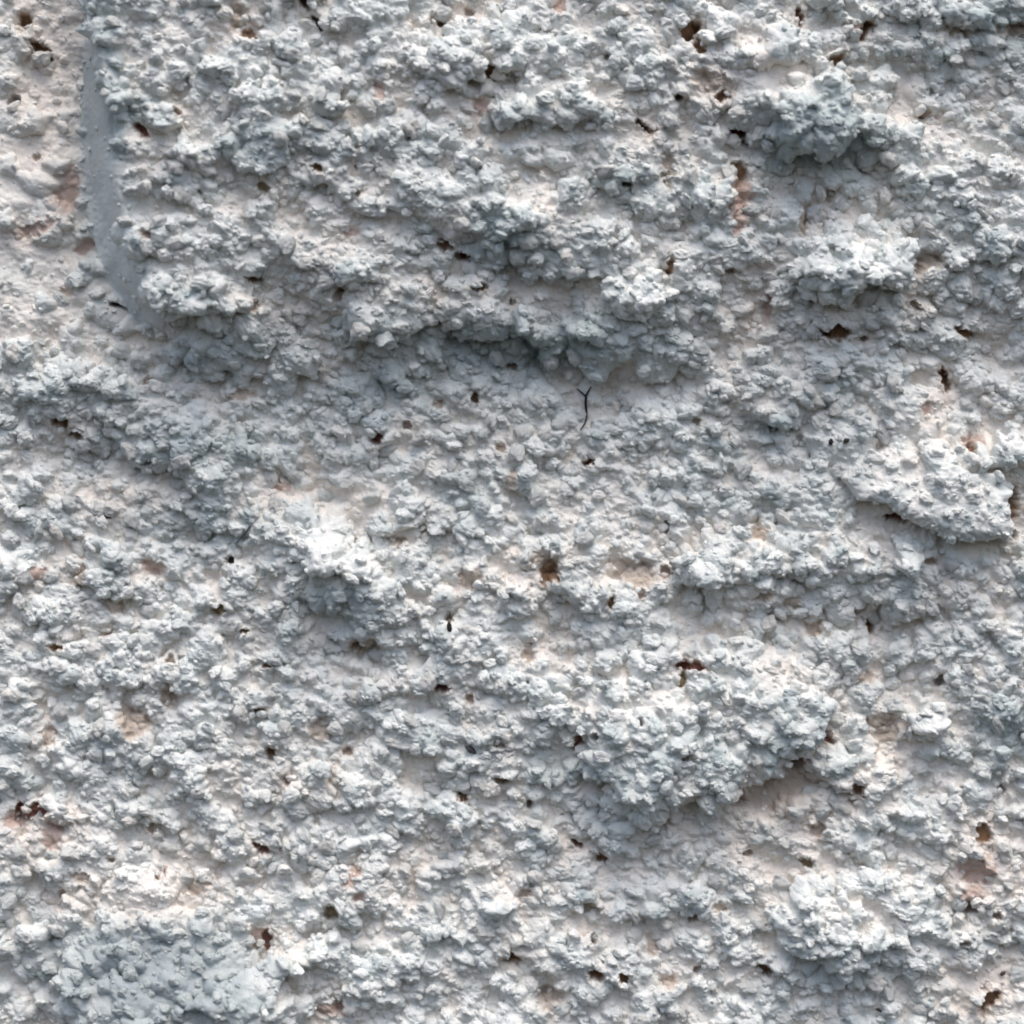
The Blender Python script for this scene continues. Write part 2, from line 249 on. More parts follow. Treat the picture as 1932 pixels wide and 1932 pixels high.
# holes where the brown ground shows: x, y, half-length, half-width, angle (degrees, clockwise), depth, colour key
PITS = [
    (37, 32, 15, 20, 20, 40, 'b'), (66, 80, 22, 8, 30, 40, 'b'), (82, 100, 8, 6, 60, 45, 'd'), (18, 188, 11, 13, 15, 50, 'd'), (60, 292, 8, 8, 0, 20, 'b'),
    (120, 355, 18, 32, 10, 14, 'p'), (58, 428, 30, 9, -20, 18, 'p'), (150, 465, 14, 8, -30, 22, 'p'), (282, 264, 20, 7, 42, 40, 'r'), (347, 226, 9, 5, 40, 30, 'r'),
    (288, 452, 12, 8, 20, 30, 'r'), (606, 330, 14, 6, 15, 30, 'b'), (582, 24, 18, 8, 55, 45, 'r'), (606, 62, 16, 6, 50, 45, 'd'), (480, 84, 18, 8, 5, 25, 'b'),
    (457, 48, 9, 24, 5, 16, 't'), (485, 534, 15, 6, 10, 30, 'b'), (643, 558, 9, 10, 0, 30, 'b'), (489, 580, 12, 6, -50, 20, 'b'), (216, 577, 18, 4, 25, 30, 'd'),
    (116, 550, 12, 8, 10, 16, 't'), (503, 366, 16, 8, 20, 16, 'o'), (833, 55, 24, 9, 0, 28, 'b'), (886, 35, 10, 7, 40, 30, 'b'), (1053, 18, 11, 18, 5, 34, 'p'),
    (1298, 68, 18, 24, 25, 55, 'b'), (1316, 100, 8, 16, -10, 40, 'b'), (927, 156, 12, 15, 10, 40, 'b'), (909, 213, 12, 12, 30, 24, 'p'), (722, 184, 8, 16, -15, 20, 'p'),
    (1278, 194, 9, 6, 0, 40, 'd'), (1212, 248, 20, 5, 40, 30, 'd'), (1228, 258, 12, 6, 10, 24, 't'), (1143, 121, 9, 6, 0, 24, 'o'), (1259, 330, 8, 26, 0, 24, 't'),
    (1181, 356, 12, 6, 20, 30, 'd'), (840, 472, 16, 9, 15, 45, 'b'), (876, 490, 18, 7, 12, 45, 'r'), (905, 545, 16, 6, -10, 30, 'b'), (640, 565, 8, 10, 0, 26, 'b'),
    (1264, 505, 7, 16, 5, 26, 'b'), (680, 290, 5, 5, 0, 18, 'o'), (680, 329, 5, 5, 0, 18, 'o'), (679, 374, 6, 6, 0, 22, 'o'), (661, 446, 14, 8, 20, 14, 'p'),
    (968, 572, 6, 6, 0, 24, 'd'), (1503, 42, 6, 20, -12, 40, 'r'), (1628, 66, 9, 24, 35, 40, 'b'), (1605, 60, 16, 6, 10, 30, 'p'), (1575, 128, 18, 14, 5, 45, 'b'),
    (1338, 168, 30, 14, 15, 28, 't'), (1357, 192, 14, 12, 0, 40, 'b'), (1388, 262, 15, 9, 45, 42, 'r'), (1402, 282, 10, 7, 60, 38, 'b'), (1391, 335, 15, 24, 0, 26, 'b'),
    (1391, 380, 15, 38, 4, 24, 'p'), (1390, 418, 6, 24, 8, 20, 'p'), (1745, 221, 9, 12, 20, 32, 'b'), (1517, 420, 5, 22, 15, 26, 't'), (1562, 372, 12, 11, 0, 20, 'o'),
    (1380, 515, 13, 6, 0, 28, 'b'), (1562, 471, 10, 3, 10, 20, 'd'), (1726, 515, 12, 10, -50, 36, 'b'), (1752, 500, 20, 10, -15, 24, 't'), (1583, 630, 26, 15, 0, 50, 'b'),
    (1558, 628, 12, 8, 20, 40, 'b'), (1633, 640, 8, 5, 0, 30, 'r'), (1450, 580, 7, 20, 5, 16, 'p'), (1826, 628, 24, 8, 25, 32, 'b'), (1730, 580, 13, 5, 35, 26, 'b'),
    (1806, 68, 24, 7, 5, 26, 't'), (1905, 62, 26, 8, -10, 28, 't'), (110, 800, 18, 11, 20, 32, 'b'), (135, 822, 16, 8, 15, 28, 'o'), (276, 717, 11, 8, 0, 24, 'r'),
    (190, 972, 15, 7, -5, 34, 'r'), (281, 1071, 16, 11, 10, 20, 'p'), (427, 1058, 9, 7, 0, 45, 'd'), (636, 818, 13, 5, 5, 30, 'r'), (408, 1153, 18, 10, -5, 20, 'o'),
    (207, 1146, 22, 8, 20, 24, 't'), (141, 1090, 12, 14, 0, 22, 't'), (63, 1083, 12, 10, 0, 24, 'p'), (457, 1192, 14, 5, 0, 20, 'o'), (190, 1196, 10, 6, 0, 20, 't'),
    (527, 918, 10, 8, 0, 24, 'p'), (450, 745, 18, 6, -10, 24, 't'), (316, 1248, 10, 8, -30, 26, 'b'), (503, 1257, 14, 5, -15, 24, 'b'), (671, 1224, 14, 9, 0, 26, 'b'),
    (98, 1224, 16, 6, 5, 24, 'b'), (271, 872, 10, 5, 0, 24, 'r'), (709, 825, 10, 14, 20, 36, 'r'), (765, 802, 9, 10, 0, 26, 'r'), (895, 752, 6, 18, 8, 30, 'b'),
    (826, 762, 10, 9, 0, 26, 'b'), (967, 691, 12, 6, 20, 32, 'b'), (1113, 870, 16, 7, -35, 45, 'r'), (944, 844, 10, 8, 30, 26, 'b'), (963, 907, 7, 18, 12, 20, 't'),
    (1037, 1082, 24, 26, 10, 32, 'b'), (1020, 1055, 14, 12, 0, 22, 't'), (1203, 1083, 34, 18, 8, 26, 't'), (1211, 1122, 8, 8, 0, 34, 'r'), (847, 1165, 6, 10, 0, 40, 'b'),
    (689, 1226, 24, 14, 10, 24, 't'), (749, 1023, 16, 6, 0, 24, 't'), (997, 1238, 6, 14, 5, 26, 't'), (1288, 1262, 14, 8, 0, 34, 'r'), (833, 1304, 18, 5, -10, 36, 'r'),
    (1259, 995, 6, 12, 0, 28, 'o'), (886, 1092, 20, 12, 0, 16, 't'), (1153, 1136, 6, 14, 10, 24, 'b'), (1791, 714, 8, 22, -20, 38, 'b'), (1749, 770, 9, 7, 0, 26, 'p'),
    (1832, 852, 8, 15, 10, 36, 'b'), (1840, 833, 16, 8, -20, 24, 'p'), (1690, 984, 24, 5, 18, 30, 'r'), (1762, 1062, 13, 6, 5, 36, 'b'),
    (1921, 1010, 6, 8, 0, 45, 'd'), (1924, 955, 7, 34, 0, 40, 'b'), (1439, 1006, 12, 8, 0, 30, 't'), (1499, 1139, 12, 10, 0, 28, 't'), (1439, 1125, 16, 6, -10, 28, 't'),
    (1652, 1189, 7, 15, 5, 40, 'b'), (1629, 1157, 12, 10, 10, 28, 'o'), (1541, 1189, 14, 8, 0, 26, 't'), (1309, 1261, 26, 9, -4, 38, 'r'), (1288, 1285, 8, 14, 20, 26, 'o'),
    (1780, 1290, 12, 12, 0, 34, 'd'), (1636, 1280, 16, 8, 0, 18, 't'), (1258, 1082, 10, 12, 0, 34, 'r'), (1464, 812, 10, 7, 0, 32, 'd'), (1316, 795, 8, 10, 0, 24, 'o'),
    (48, 1538, 40, 14, -4, 30, 'r'), (90, 1580, 12, 26, 10, 18, 'p'), (20, 1556, 14, 12, 0, 24, 'p'), (250, 1367, 26, 18, 5, 24, 't'), (278, 1571, 10, 10, 0, 30, 'b'),
    (490, 1605, 22, 8, 32, 30, 'r'), (506, 1425, 9, 15, -10, 36, 'b'), (538, 1478, 9, 11, 0, 30, 'r'), (485, 1344, 18, 5, -8, 30, 'b'), (602, 1385, 16, 14, 0, 24, 't'),
    (484, 1772, 16, 18, -20, 36, 'p'), (500, 1780, 9, 16, 0, 40, 'r'), (626, 1726, 14, 17, 0, 34, 'o'), (661, 1658, 8, 18, 40, 26, 'p'), (110, 1702, 5, 14, 0, 24, 't'),
    (148, 1660, 14, 6, 15, 24, 't'), (299, 1655, 12, 6, -40, 28, 'b'), (629, 1914, 28, 9, 5, 24, 'p'), (369, 1682, 24, 8, -25, 12, 't'), (313, 1320, 12, 16, 20, 20, 't'),
    (654, 1425, 12, 8, 0, 26, 'b'), (84, 1394, 9, 12, 0, 24, 't'), (204, 1626, 8, 5, 0, 24, 'b'), (828, 1299, 14, 6, -15, 34, 'r'), (886, 1323, 7, 10, -20, 34, 'b'),
    (873, 1508, 9, 14, -15, 34, 'b'), (946, 1478, 16, 9, 5, 26, 'o'), (1000, 1524, 7, 10, 10, 38, 'd'), (1085, 1410, 7, 15, 20, 42, 'r'), (942, 1408, 12, 6, 15, 24, 'b'),
    (1290, 1432, 8, 10, 0, 34, 'b'), (1090, 1602, 14, 5, 40, 30, 'b'), (1141, 1633, 14, 7, 20, 34, 'b'), (1252, 1562, 9, 10, 0, 28, 'o'), (992, 1692, 12, 7, -10, 30, 'b'),
    (677, 1697, 9, 8, 0, 20, 'p'), (965, 1820, 20, 11, 5, 36, 'b'), (1125, 1847, 16, 11, 10, 40, 'b'), (1181, 1853, 16, 8, 50, 42, 'b'), (1037, 1896, 18, 14, 0, 24, 't'),
    (1122, 1778, 6, 10, 30, 28, 'd'), (1206, 1357, 5, 8, -20, 30, 'd'), (1122, 1390, 5, 9, 10, 30, 'd'), (1234, 1794, 9, 14, 0, 24, 't'), (1118, 1726, 14, 6, 0, 28, 't'),
    (640, 1915, 10, 7, 0, 30, 'p'), (1564, 1400, 16, 10, 5, 36, 'r'), (1508, 1446, 20, 12, -25, 48, 'b'), (1622, 1492, 12, 15, 20, 42, 'b'), (1548, 1572, 14, 9, 15, 26, 't'),
    (1598, 1615, 7, 10, 30, 30, 'b'), (1527, 1634, 15, 9, 20, 24, 'o'), (1416, 1618, 10, 6, 0, 28, 'b'), (1900, 1496, 6, 9, 0, 34, 'd'), (1865, 1580, 18, 20, -30, 36, 'b'),
    (1837, 1721, 12, 11, 0, 42, 'r'), (1889, 1735, 8, 7, 0, 42, 'r'), (1850, 1650, 26, 22, 0, 18, 'p'), (1845, 1690, 20, 10, 0, 24, 'p'), (1311, 1742, 12, 7, -20, 38, 'b'),
    (1446, 1837, 18, 10, 20, 38, 'b'), (1823, 1784, 12, 6, 0, 28, 'o'), (1872, 1896, 20, 26, 0, 40, 'b'), (1320, 1838, 12, 4, -25, 28, 'b'), (1292, 1429, 6, 10, 0, 24, 'b'),
    (1678, 1375, 20, 22, 0, 14, 't'), (1394, 1524, 16, 8, 0, 20, 'r'), (1480, 1500, 60, 26, -20, 30, 't'), (1264, 1860, 10, 7, 0, 20, 't'), (1360, 1720, 9, 7, 0, 24, 't'),
]
PIT_COL = {'b': (.29, .18, .105), 'd': (.075, .045, .035), 'r': (.27, .13, .095), 'p': (.52, .37, .31), 't': (.47, .39, .315), 'o': (.29, .23, .145)}

# where the coat is smooth: x, y, rx, ry, amount ; where it is warm cream or pink: x, y, rx, ry, amount
SMOOTH = [(640, 975, 90, 40, .35), (1445, 135, 34, 60, .9), (1705, 165, 22, 60, .8), (1772, 770, 18, 60, .7), (1330, 280, 30, 26, .4), (300, 1860, 220, 130, .55),
          (60, 1870, 60, 60, .5), (1480, 1510, 90, 40, .5), (1560, 660, 60, 24, .4), (20, 330, 60, 60, .4), (1840, 1860, 80, 60, .4)]
WARM = [(70, 180, 75, 190, .75), (110, 380, 60, 90, .8), (60, 440, 80, 50, .5), (70, 1590, 120, 60, .9), (250, 1690, 190, 50, .8), (400, 1620, 120, 60, .5),
        (640, 965, 90, 50, .25), (1445, 140, 40, 70, .6), (1705, 165, 30, 70, .9), (1772, 770, 30, 90, .8), (1850, 1660, 80, 120, .9), (1480, 1510, 130, 60, .9),
        (700, 540, 120, 50, .5), (530, 590, 80, 40, .5), (1440, 600, 90, 60, .5), (1330, 180, 60, 60, .8), (560, 380, 100, 50, .4), (330, 330, 90, 30, .7),
        (900, 560, 130, 24, .7), (1690, 1400, 60, 60, .7), (1400, 1600, 160, 70, .4), (900, 1650, 250, 70, .3), (1840, 1870, 120, 80, .6), (250, 930, 120, 40, .5),
        (1040, 1080, 160, 50, .5), (500, 1480, 200, 70, .4), (110, 620, 130, 60, .4), (1830, 1130, 120, 60, .4), (1000, 1760, 120, 40, .4)]


def ellipses(X, Y, lst):
    m = np.zeros_like(X)
    for x, y, rx, ry, a in lst:
        m = np.maximum(m, a * np.exp(-(((X - x) / rx) ** 2 + ((Y - y) / ry) ** 2) ** 1.3))
    return m


# ------------------------------------------------------------------ the plan grid: fine over the view, coarser outwards
STEP = 2.75
fine = np.arange(-40, 1972 + STEP, STEP)
grow = np.cumsum(np.concatenate([np.full(96, 4.2), np.geomspace(5, 260, 26)]))
xs = np.concatenate([fine[0] - grow[::-1], fine, fine[-1] + grow])
ys = xs.copy()
N = len(xs)
X, Y = np.meshgrid(xs, ys)          # [row = y (down), col = x]

ex, ea, ew = edge_fields(X, Y)
edge_t = smooth(ex / ew)
H = bilerp(Hc, CX0, CY0, CST, X, Y) * (1 - .45 * (ex < ew * .5) * (Y < 640))
H = H + ea * edge_t * (.35 + .65 * np.exp(-np.maximum(ex, 0) / 900))
edge_mask = (smooth((ex + 4) / 10) * smooth((ew * 1.12 + 14 * fbm(X / 50, Y / 50, 50, 2) - ex) / 16) * smooth((Y - 50 - 34 * fbm(X / 25, Y / 25, 55, 2)) / 60) * (1 - smooth((Y - 590) / 60)))
rough = (1 - edge_mask) * (1 - ellipses(X, Y, SMOOTH))
left_zone = (ex < 0) & (Y < 640)
rough = rough * (1 - .35 * left_zone)

# mid-size relief, drawn out along a gentle slope as in a trowelled coat
sx, sy = X * .94 + Y * .34, Y * .94 - X * .34
H += rough * (26 * fbm(sx / 210, sy / 120, 100, 2) + 15 * fbm(sx / 74, sy / 46, 110, 2))
H += rough * 5.0 * fbm(X / 26, Y / 22, 120, 2)

# lumps
lump_id = np.full(X.shape, -1, np.int16)
droop = np.full(X.shape, 0.0)
for k, (pts, hh, rim, dr, lab) in enumerate(LUMPS):
    ax, ay = [p[0] for p in pts], [p[1] for p in pts]
    i0, i1 = np.searchsorted(xs, [min(ax) - 40, max(ax) + 40])
    j0, j1 = np.searchsorted(ys, [min(ay) - 40, max(ay) + 40])
    PX, PY = X[j0:j1, i0:i1], Y[j0:j1, i0:i1]
    qx = PX + 9 * fbm(PX / 34, PY / 34, 300 + k, 3)
    qy = PY + 9 * fbm(PX / 34, PY / 34, 340 + k, 3)
    closed = pts + pts[:1]
    d = poly_dist(qx, qy, closed) * np.where(inside(qx, qy, pts), 1, -1)
    if k == 0:                            # one solid piece: calmer ground under it
        d = poly_dist(PX + .4 * (qx - PX), PY + .4 * (qy - PY), closed) * np.where(inside(PX + .4 * (qx - PX), PY + .4 * (qy - PY), pts), 1, -1)
        calm = smooth(d / 14)
        H[j0:j1, i0:i1] = H[j0:j1, i0:i1] * (1 - .7 * calm) + .7 * calm * np.median(H[j0:j1, i0:i1])
    t = np.clip(d / rim, 0, 1)
    prof = np.sqrt(1 - (1 - t) ** 2)
    # the upper side eases out of the wall, the lower side ends abruptly
    cy = (PY - min(ay)) / (max(ay) - min(ay))
    H[j0:j1, i0:i1] += hh * prof * (.45 + .55 * smooth(cy * 1.3))
    ins = d > 0
    lump_id[j0:j1, i0:i1][ins] = k
    droop[j0:j1, i0:i1] = np.maximum(droop[j0:j1, i0:i1], dr * prof)

# the groove across the lower right lump
gd = poly_dist(X[(ys > 1600).argmax():, :], Y[(ys > 1600).argmax():, :], [(1640, 1715), (1680, 1745), (1720, 1790)])
H[(ys > 1600).argmax():, :] -= 14 * np.exp(-(gd / 11) ** 2)
Hmac = H.copy()

# ------------------------------------------------------------------ grains: rounded crumbs bonded into the coat
label = np.full(X.shape, -1, np.int32)
g_cnt = 0


def stamp_layer(n, r0, r1, rise, sink, seed, keep, beyond=False):
    global g_cnt
    r = np.random.default_rng(seed)
    gxs, gys = (r.uniform(-440, 2372, n), r.uniform(-440, 2372, n)) if beyond else (r.uniform(-60, 1992, n), r.uniform(-60, 1992, n))
    rad = r0 + (r1 - r0) * r.random(n) ** 1.6
    asp = r.uniform(.62, 1.0, n)
    rot = r.normal(.25, .6, n)
    ph = r.random((n, 3)) * 6.28
    ris = rise * r.uniform(.55, 1.15, n)
    u = r.random(n)
    tone = r.random(n)
    for k in range(n):
        x, y, R0 = gxs[k], gys[k], rad[k]
        i, j = np.searchsorted(xs, x), np.searchsorted(ys, y)
        if i >= N or j >= N or (beyond and -60 < x < 1992 and -60 < y < 1992):
            continue
        if u[k] > keep[j, i]:
            continue
        q = R0 * 1.35
        i0, i1 = np.searchsorted(xs, [x - q, x + q])
        j0, j1 = np.searchsorted(ys, [y - q, y + q])
        dx = xs[None, i0:i1] - x
        dy = ys[j0:j1, None] - y
        c, s = math.cos(rot[k]), math.sin(rot[k])
        a = dx * c + dy * s
        b = (dy * c - dx * s) / asp[k]
        th = np.arctan2(b, a)
        rr = 1 + .13 * np.sin(2 * th + ph[k, 0]) + .12 * np.sin(3 * th + ph[k, 1]) + .07 * np.sin(5 * th + ph[k, 2])
        d2 = (a * a + b * b) / (R0 * R0 * rr * rr)
        cap = np.sqrt(np.clip(1 - d2, 0, 1))
        blk = H[j0:j1, i0:i1]
        # a grain rides the surface at its centre and follows part of the slope there
        base = .55 * H[j, i] + .45 * Hmac[j0:j1, i0:i1]
        z = base + R0 * ris[k] * (cap - sink)
        m = (z > blk) & (d2 < 1)
        blk[m] = z[m]
        label[j0:j1, i0:i1][m] = g_cnt
        g_cnt += 1


# ------------------------------------------------------------------ holes
bare = np.zeros(X.shape)
bare_rgb = np.zeros(X.shape + (3,))
def HOLES():
    for k, (x, y, a, b, ang, dep, key) in enumerate(PITS):
        if key in 'pt':
            a, b = a * 1.3 + 2, b * 1.3 + 2
        q = max(a, b) * 2.2
        i0, i1 = np.searchsorted(xs, [x - q, x + q])
        j0, j1 = np.searchsorted(ys, [y - q, y + q])
        PX, PY = X[j0:j1, i0:i1], Y[j0:j1, i0:i1]
        s_ = max(8.0, min(a, b) * 1.3)
        am = .5 * min(a, b) + .18 * max(a, b)
        qx = PX + am * fbm(PX / s_, PY / s_, 500 + k, 3) - x
        qy = PY + am * fbm(PX / s_, PY / s_, 700 + k, 3) - y
        c, s = math.cos(R(ang)), math.sin(R(ang))
        d = np.sqrt(((qx * c + qy * s) / a) ** 2 + ((qy * c - qx * s) / b) ** 2)
        m = 1 - smooth((d - .55) / .75)
        shallow = key in 'pt'
        blk = H[j0:j1, i0:i1]
        loc = np.percentile(blk, 35)
        blk -= m * dep * (.35 if shallow else .55)
        if not shallow:
            blk[:] = np.where(m > .75, np.minimum(blk, loc - dep * .3 + .35 * (blk - loc)), blk)
        mb = np.clip(1.2 * (1 - smooth((d - .5) / (.8 if shallow else .75))) * (1 + .5 * fbm(PX / 9, PY / 9, 990, 2)), 0, 1) * (.75 if shallow else (1 if max(a, b) > 13 else .55))
        rgb = np.array(PIT_COL[key])
        old = bare[j0:j1, i0:i1]
        wgt = (mb / (mb + old * .5 + 1e-6))[..., None]
        bare_rgb[j0:j1, i0:i1] = bare_rgb[j0:j1, i0:i1] * (1 - wgt) + rgb * wgt
        bare[j0:j1, i0:i1] = np.maximum(old, mb)
        label[j0:j1, i0:i1][m > .5] = -1


patch = fbm(X / 170, Y / 130, 400, 2)
popcorn = np.clip(.75 + 1.1 * patch + .35 * smooth((Y - 1050) / 300) * smooth((900 - X) / 300), -0 + .42, 1.0)
bar = lump_id == 0
kp = rough * popcorn * np.where(bar, .15, 1) * np.where((ex > -14) & (ex < ew * 1.1) & (Y < 110), .15, 1) * np.where(left_zone, .65, 1)
stamp_layer(520, 34, 66, .55, .25, 11, kp * .7)
stamp_layer(980, 34, 66, .55, .25, 12, kp * .7, True)
H += rough * 4.0 * fbm(X / 22, Y / 19, 840, 2)
stamp_layer(3000, 16, 32, 1.0, .18, 1, kp)
stamp_layer(5600, 16, 32, 1.0, .18, 13, kp, True)
H += rough * 2.2 * fbm(X / 14, Y / 12, 850, 2)
stamp_layer(5000, 9, 17, 1.05, .15, 2, kp * .9)
stamp_layer(9300, 9, 17, 1.05, .15, 14, kp * .9, True)
H += rough * 2.0 * fbm(X / 12, Y / 11, 860, 2)
HOLES()

# fine sand on everything
H += (rough * .9 + .1) * (1.6 * fbm(X / 9, Y / 8, 800, 2) + .7 * vnoise(X / 4.6, Y / 4.3, 805))
H += edge_mask * (2.0 * fbm(X / 8, Y / 8, 820, 2) + 5 * fbm(X / 60, Y / 80, 825, 2))

def blur(F, n):
    """box blur along both axes on the fine part of the grid (index space)"""
    for ax in (0, 1):
        for _ in range(2):
            c = np.cumsum(np.pad(F, [(n + 1, n) if a == ax else (0, 0) for a in (0, 1)], mode='edge'), axis=ax)
            F = (np.take(c, range(2 * n + 1, c.shape[ax]), axis=ax) - np.take(c, range(0, c.shape[ax] - 2 * n - 1), axis=ax)) / (2 * n + 1)
    return F


# colour fields: how much cream matrix shows between the white grains, cooler tone on the lower left lump
gt_ = np.random.default_rng(77).random(g_cnt + 1)
gtone = np.where(label >= 0, .22 * gt_[label] ** 2, 0)
halo = ellipses(X, Y, [(x, y, a * 1.9 + 8, b * 1.9 + 8, .4) for x, y, a, b, g_, d_, k_ in PITS])
warm = np.clip(halo + ellipses(X, Y, WARM) + .55 * np.clip(fbm(X / 120, Y / 90, 420, 3) + .15, 0, 1) + np.where(label < 0, .42, 0), 0, 1)
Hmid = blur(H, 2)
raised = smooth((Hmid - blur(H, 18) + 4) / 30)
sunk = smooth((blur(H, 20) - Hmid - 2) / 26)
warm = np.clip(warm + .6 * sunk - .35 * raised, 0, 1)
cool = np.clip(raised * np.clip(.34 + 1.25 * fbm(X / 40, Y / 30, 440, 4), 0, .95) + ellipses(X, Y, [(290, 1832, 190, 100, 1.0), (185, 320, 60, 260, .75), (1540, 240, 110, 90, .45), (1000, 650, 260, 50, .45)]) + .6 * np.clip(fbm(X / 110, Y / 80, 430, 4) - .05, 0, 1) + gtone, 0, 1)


# ------------------------------------------------------------------ plan -> world, with overhang
Hb = blur(H, 16)
rel = np.clip(H - Hb, -30, 60)
SAG = (.20 + .40 * droop) * np.clip(blur(H, 3) - Hb, -20, 60)
fadeout = 1 - smooth((np.maximum.reduce([-X, X - 1932, -Y, Y - 1932]) - 380) / 80)
SAG = SAG * fadeout * (1 - .8 * edge_mask)
H = H - np.median(H[(X > 0) & (X < 1932) & (Y > 0) & (Y < 1932)]) + FOCUS_H * .6
# fine relief stands out along the normal of the coarse relief, so grains under a ledge hang down
Hm = blur(H, 5)
Hn = blur(H, 11)
lift = H - Hm
gyy = np.gradient(Hn, ys, axis=0)
gxx = np.gradient(Hn, xs, axis=1)
sl_ = np.sqrt(gxx ** 2 + gyy ** 2) + 1e-6
cl_ = np.minimum(1, .6 / sl_)
gxx, gyy = gxx * cl_, gyy * cl_
nn = 1 / np.sqrt(1 + gxx ** 2 + gyy ** 2)
lf = lift * fadeout * (1 - .8 * edge_mask)
OX = -gxx * nn * lf
OY = -gyy * nn * lf
OH = (nn - 1) * lf
H = H + OH
# darker grey tint: the smooth edge's upper length and the swelling at the lower left
bare0 = bare.copy()
grey_tint = np.maximum(.55 * edge_mask * (1 - smooth((Y - 140) / 360)), ellipses(X, Y, [(290, 1830, 180, 92, .9)])) * np.clip(.85 + .5 * fbm(X / 40, Y / 40, 450, 4), 0, 1)
fw = grey_tint * (1 - bare0)
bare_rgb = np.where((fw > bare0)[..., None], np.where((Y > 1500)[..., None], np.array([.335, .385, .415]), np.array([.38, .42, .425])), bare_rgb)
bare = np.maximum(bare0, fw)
LIT_ZONES = [(635, 1035, 110, 60, .95), (930, 580, 150, 26, .6), (1390, 690, 80, 60, .7), (370, 400, 60, 30, .8), (1600, 490, 120, 50, .5), (270, 1690, 180, 60, .9),  # light painted in: cool tone taken out, mostly on upturned faces
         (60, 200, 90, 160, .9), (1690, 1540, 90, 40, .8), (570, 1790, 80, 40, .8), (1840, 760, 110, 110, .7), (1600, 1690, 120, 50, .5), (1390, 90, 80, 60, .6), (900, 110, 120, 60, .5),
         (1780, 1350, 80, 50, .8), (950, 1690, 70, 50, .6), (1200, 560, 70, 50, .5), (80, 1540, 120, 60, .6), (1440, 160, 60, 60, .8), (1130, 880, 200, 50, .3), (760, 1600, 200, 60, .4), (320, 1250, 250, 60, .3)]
SHADE_STAIN = [(970, 480, 140, 50, .5), (330, 840, 160, 60, .45), (360, 980, 140, 60, .45), (1000, 650, 200, 50, .5), (760, 730, 120, 50, .45), (1520, 270, 130, 80, .55), (650, 1150, 80, 60, .5),  # shade painted in along the ledge undersides, with some grey-green stain
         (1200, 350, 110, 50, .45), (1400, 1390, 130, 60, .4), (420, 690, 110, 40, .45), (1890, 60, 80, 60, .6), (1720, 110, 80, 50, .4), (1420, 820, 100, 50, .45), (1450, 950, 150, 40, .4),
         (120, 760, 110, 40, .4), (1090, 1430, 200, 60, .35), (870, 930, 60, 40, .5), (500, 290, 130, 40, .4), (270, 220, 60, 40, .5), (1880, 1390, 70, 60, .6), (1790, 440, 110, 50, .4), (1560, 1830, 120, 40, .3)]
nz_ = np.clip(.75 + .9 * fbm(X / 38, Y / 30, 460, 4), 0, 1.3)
cool = np.clip(cool + 1.35 * ellipses(X, Y, SHADE_STAIN) * nz_, 0, 1) * (1 - ellipses(X, Y, LIT_ZONES))
warm = warm * (1 - .6 * ellipses(X, Y, [(635, 1035, 110, 60, 1)]))  # cream held back so the upturned bright patch is painted lighter
warm = warm * (1 - edge_mask)
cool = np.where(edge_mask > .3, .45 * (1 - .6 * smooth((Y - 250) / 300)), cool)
VX = (X + OX - 966) * U
VY = -H * U
VZ = (966 - (Y + SAG + OY)) * U
CO = np.stack([VX, VY, VZ], -1).astype(np.float32).reshape(-1, 3)
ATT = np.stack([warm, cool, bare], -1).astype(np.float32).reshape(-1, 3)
BRGB = bare_rgb.astype(np.float32).reshape(-1, 3)

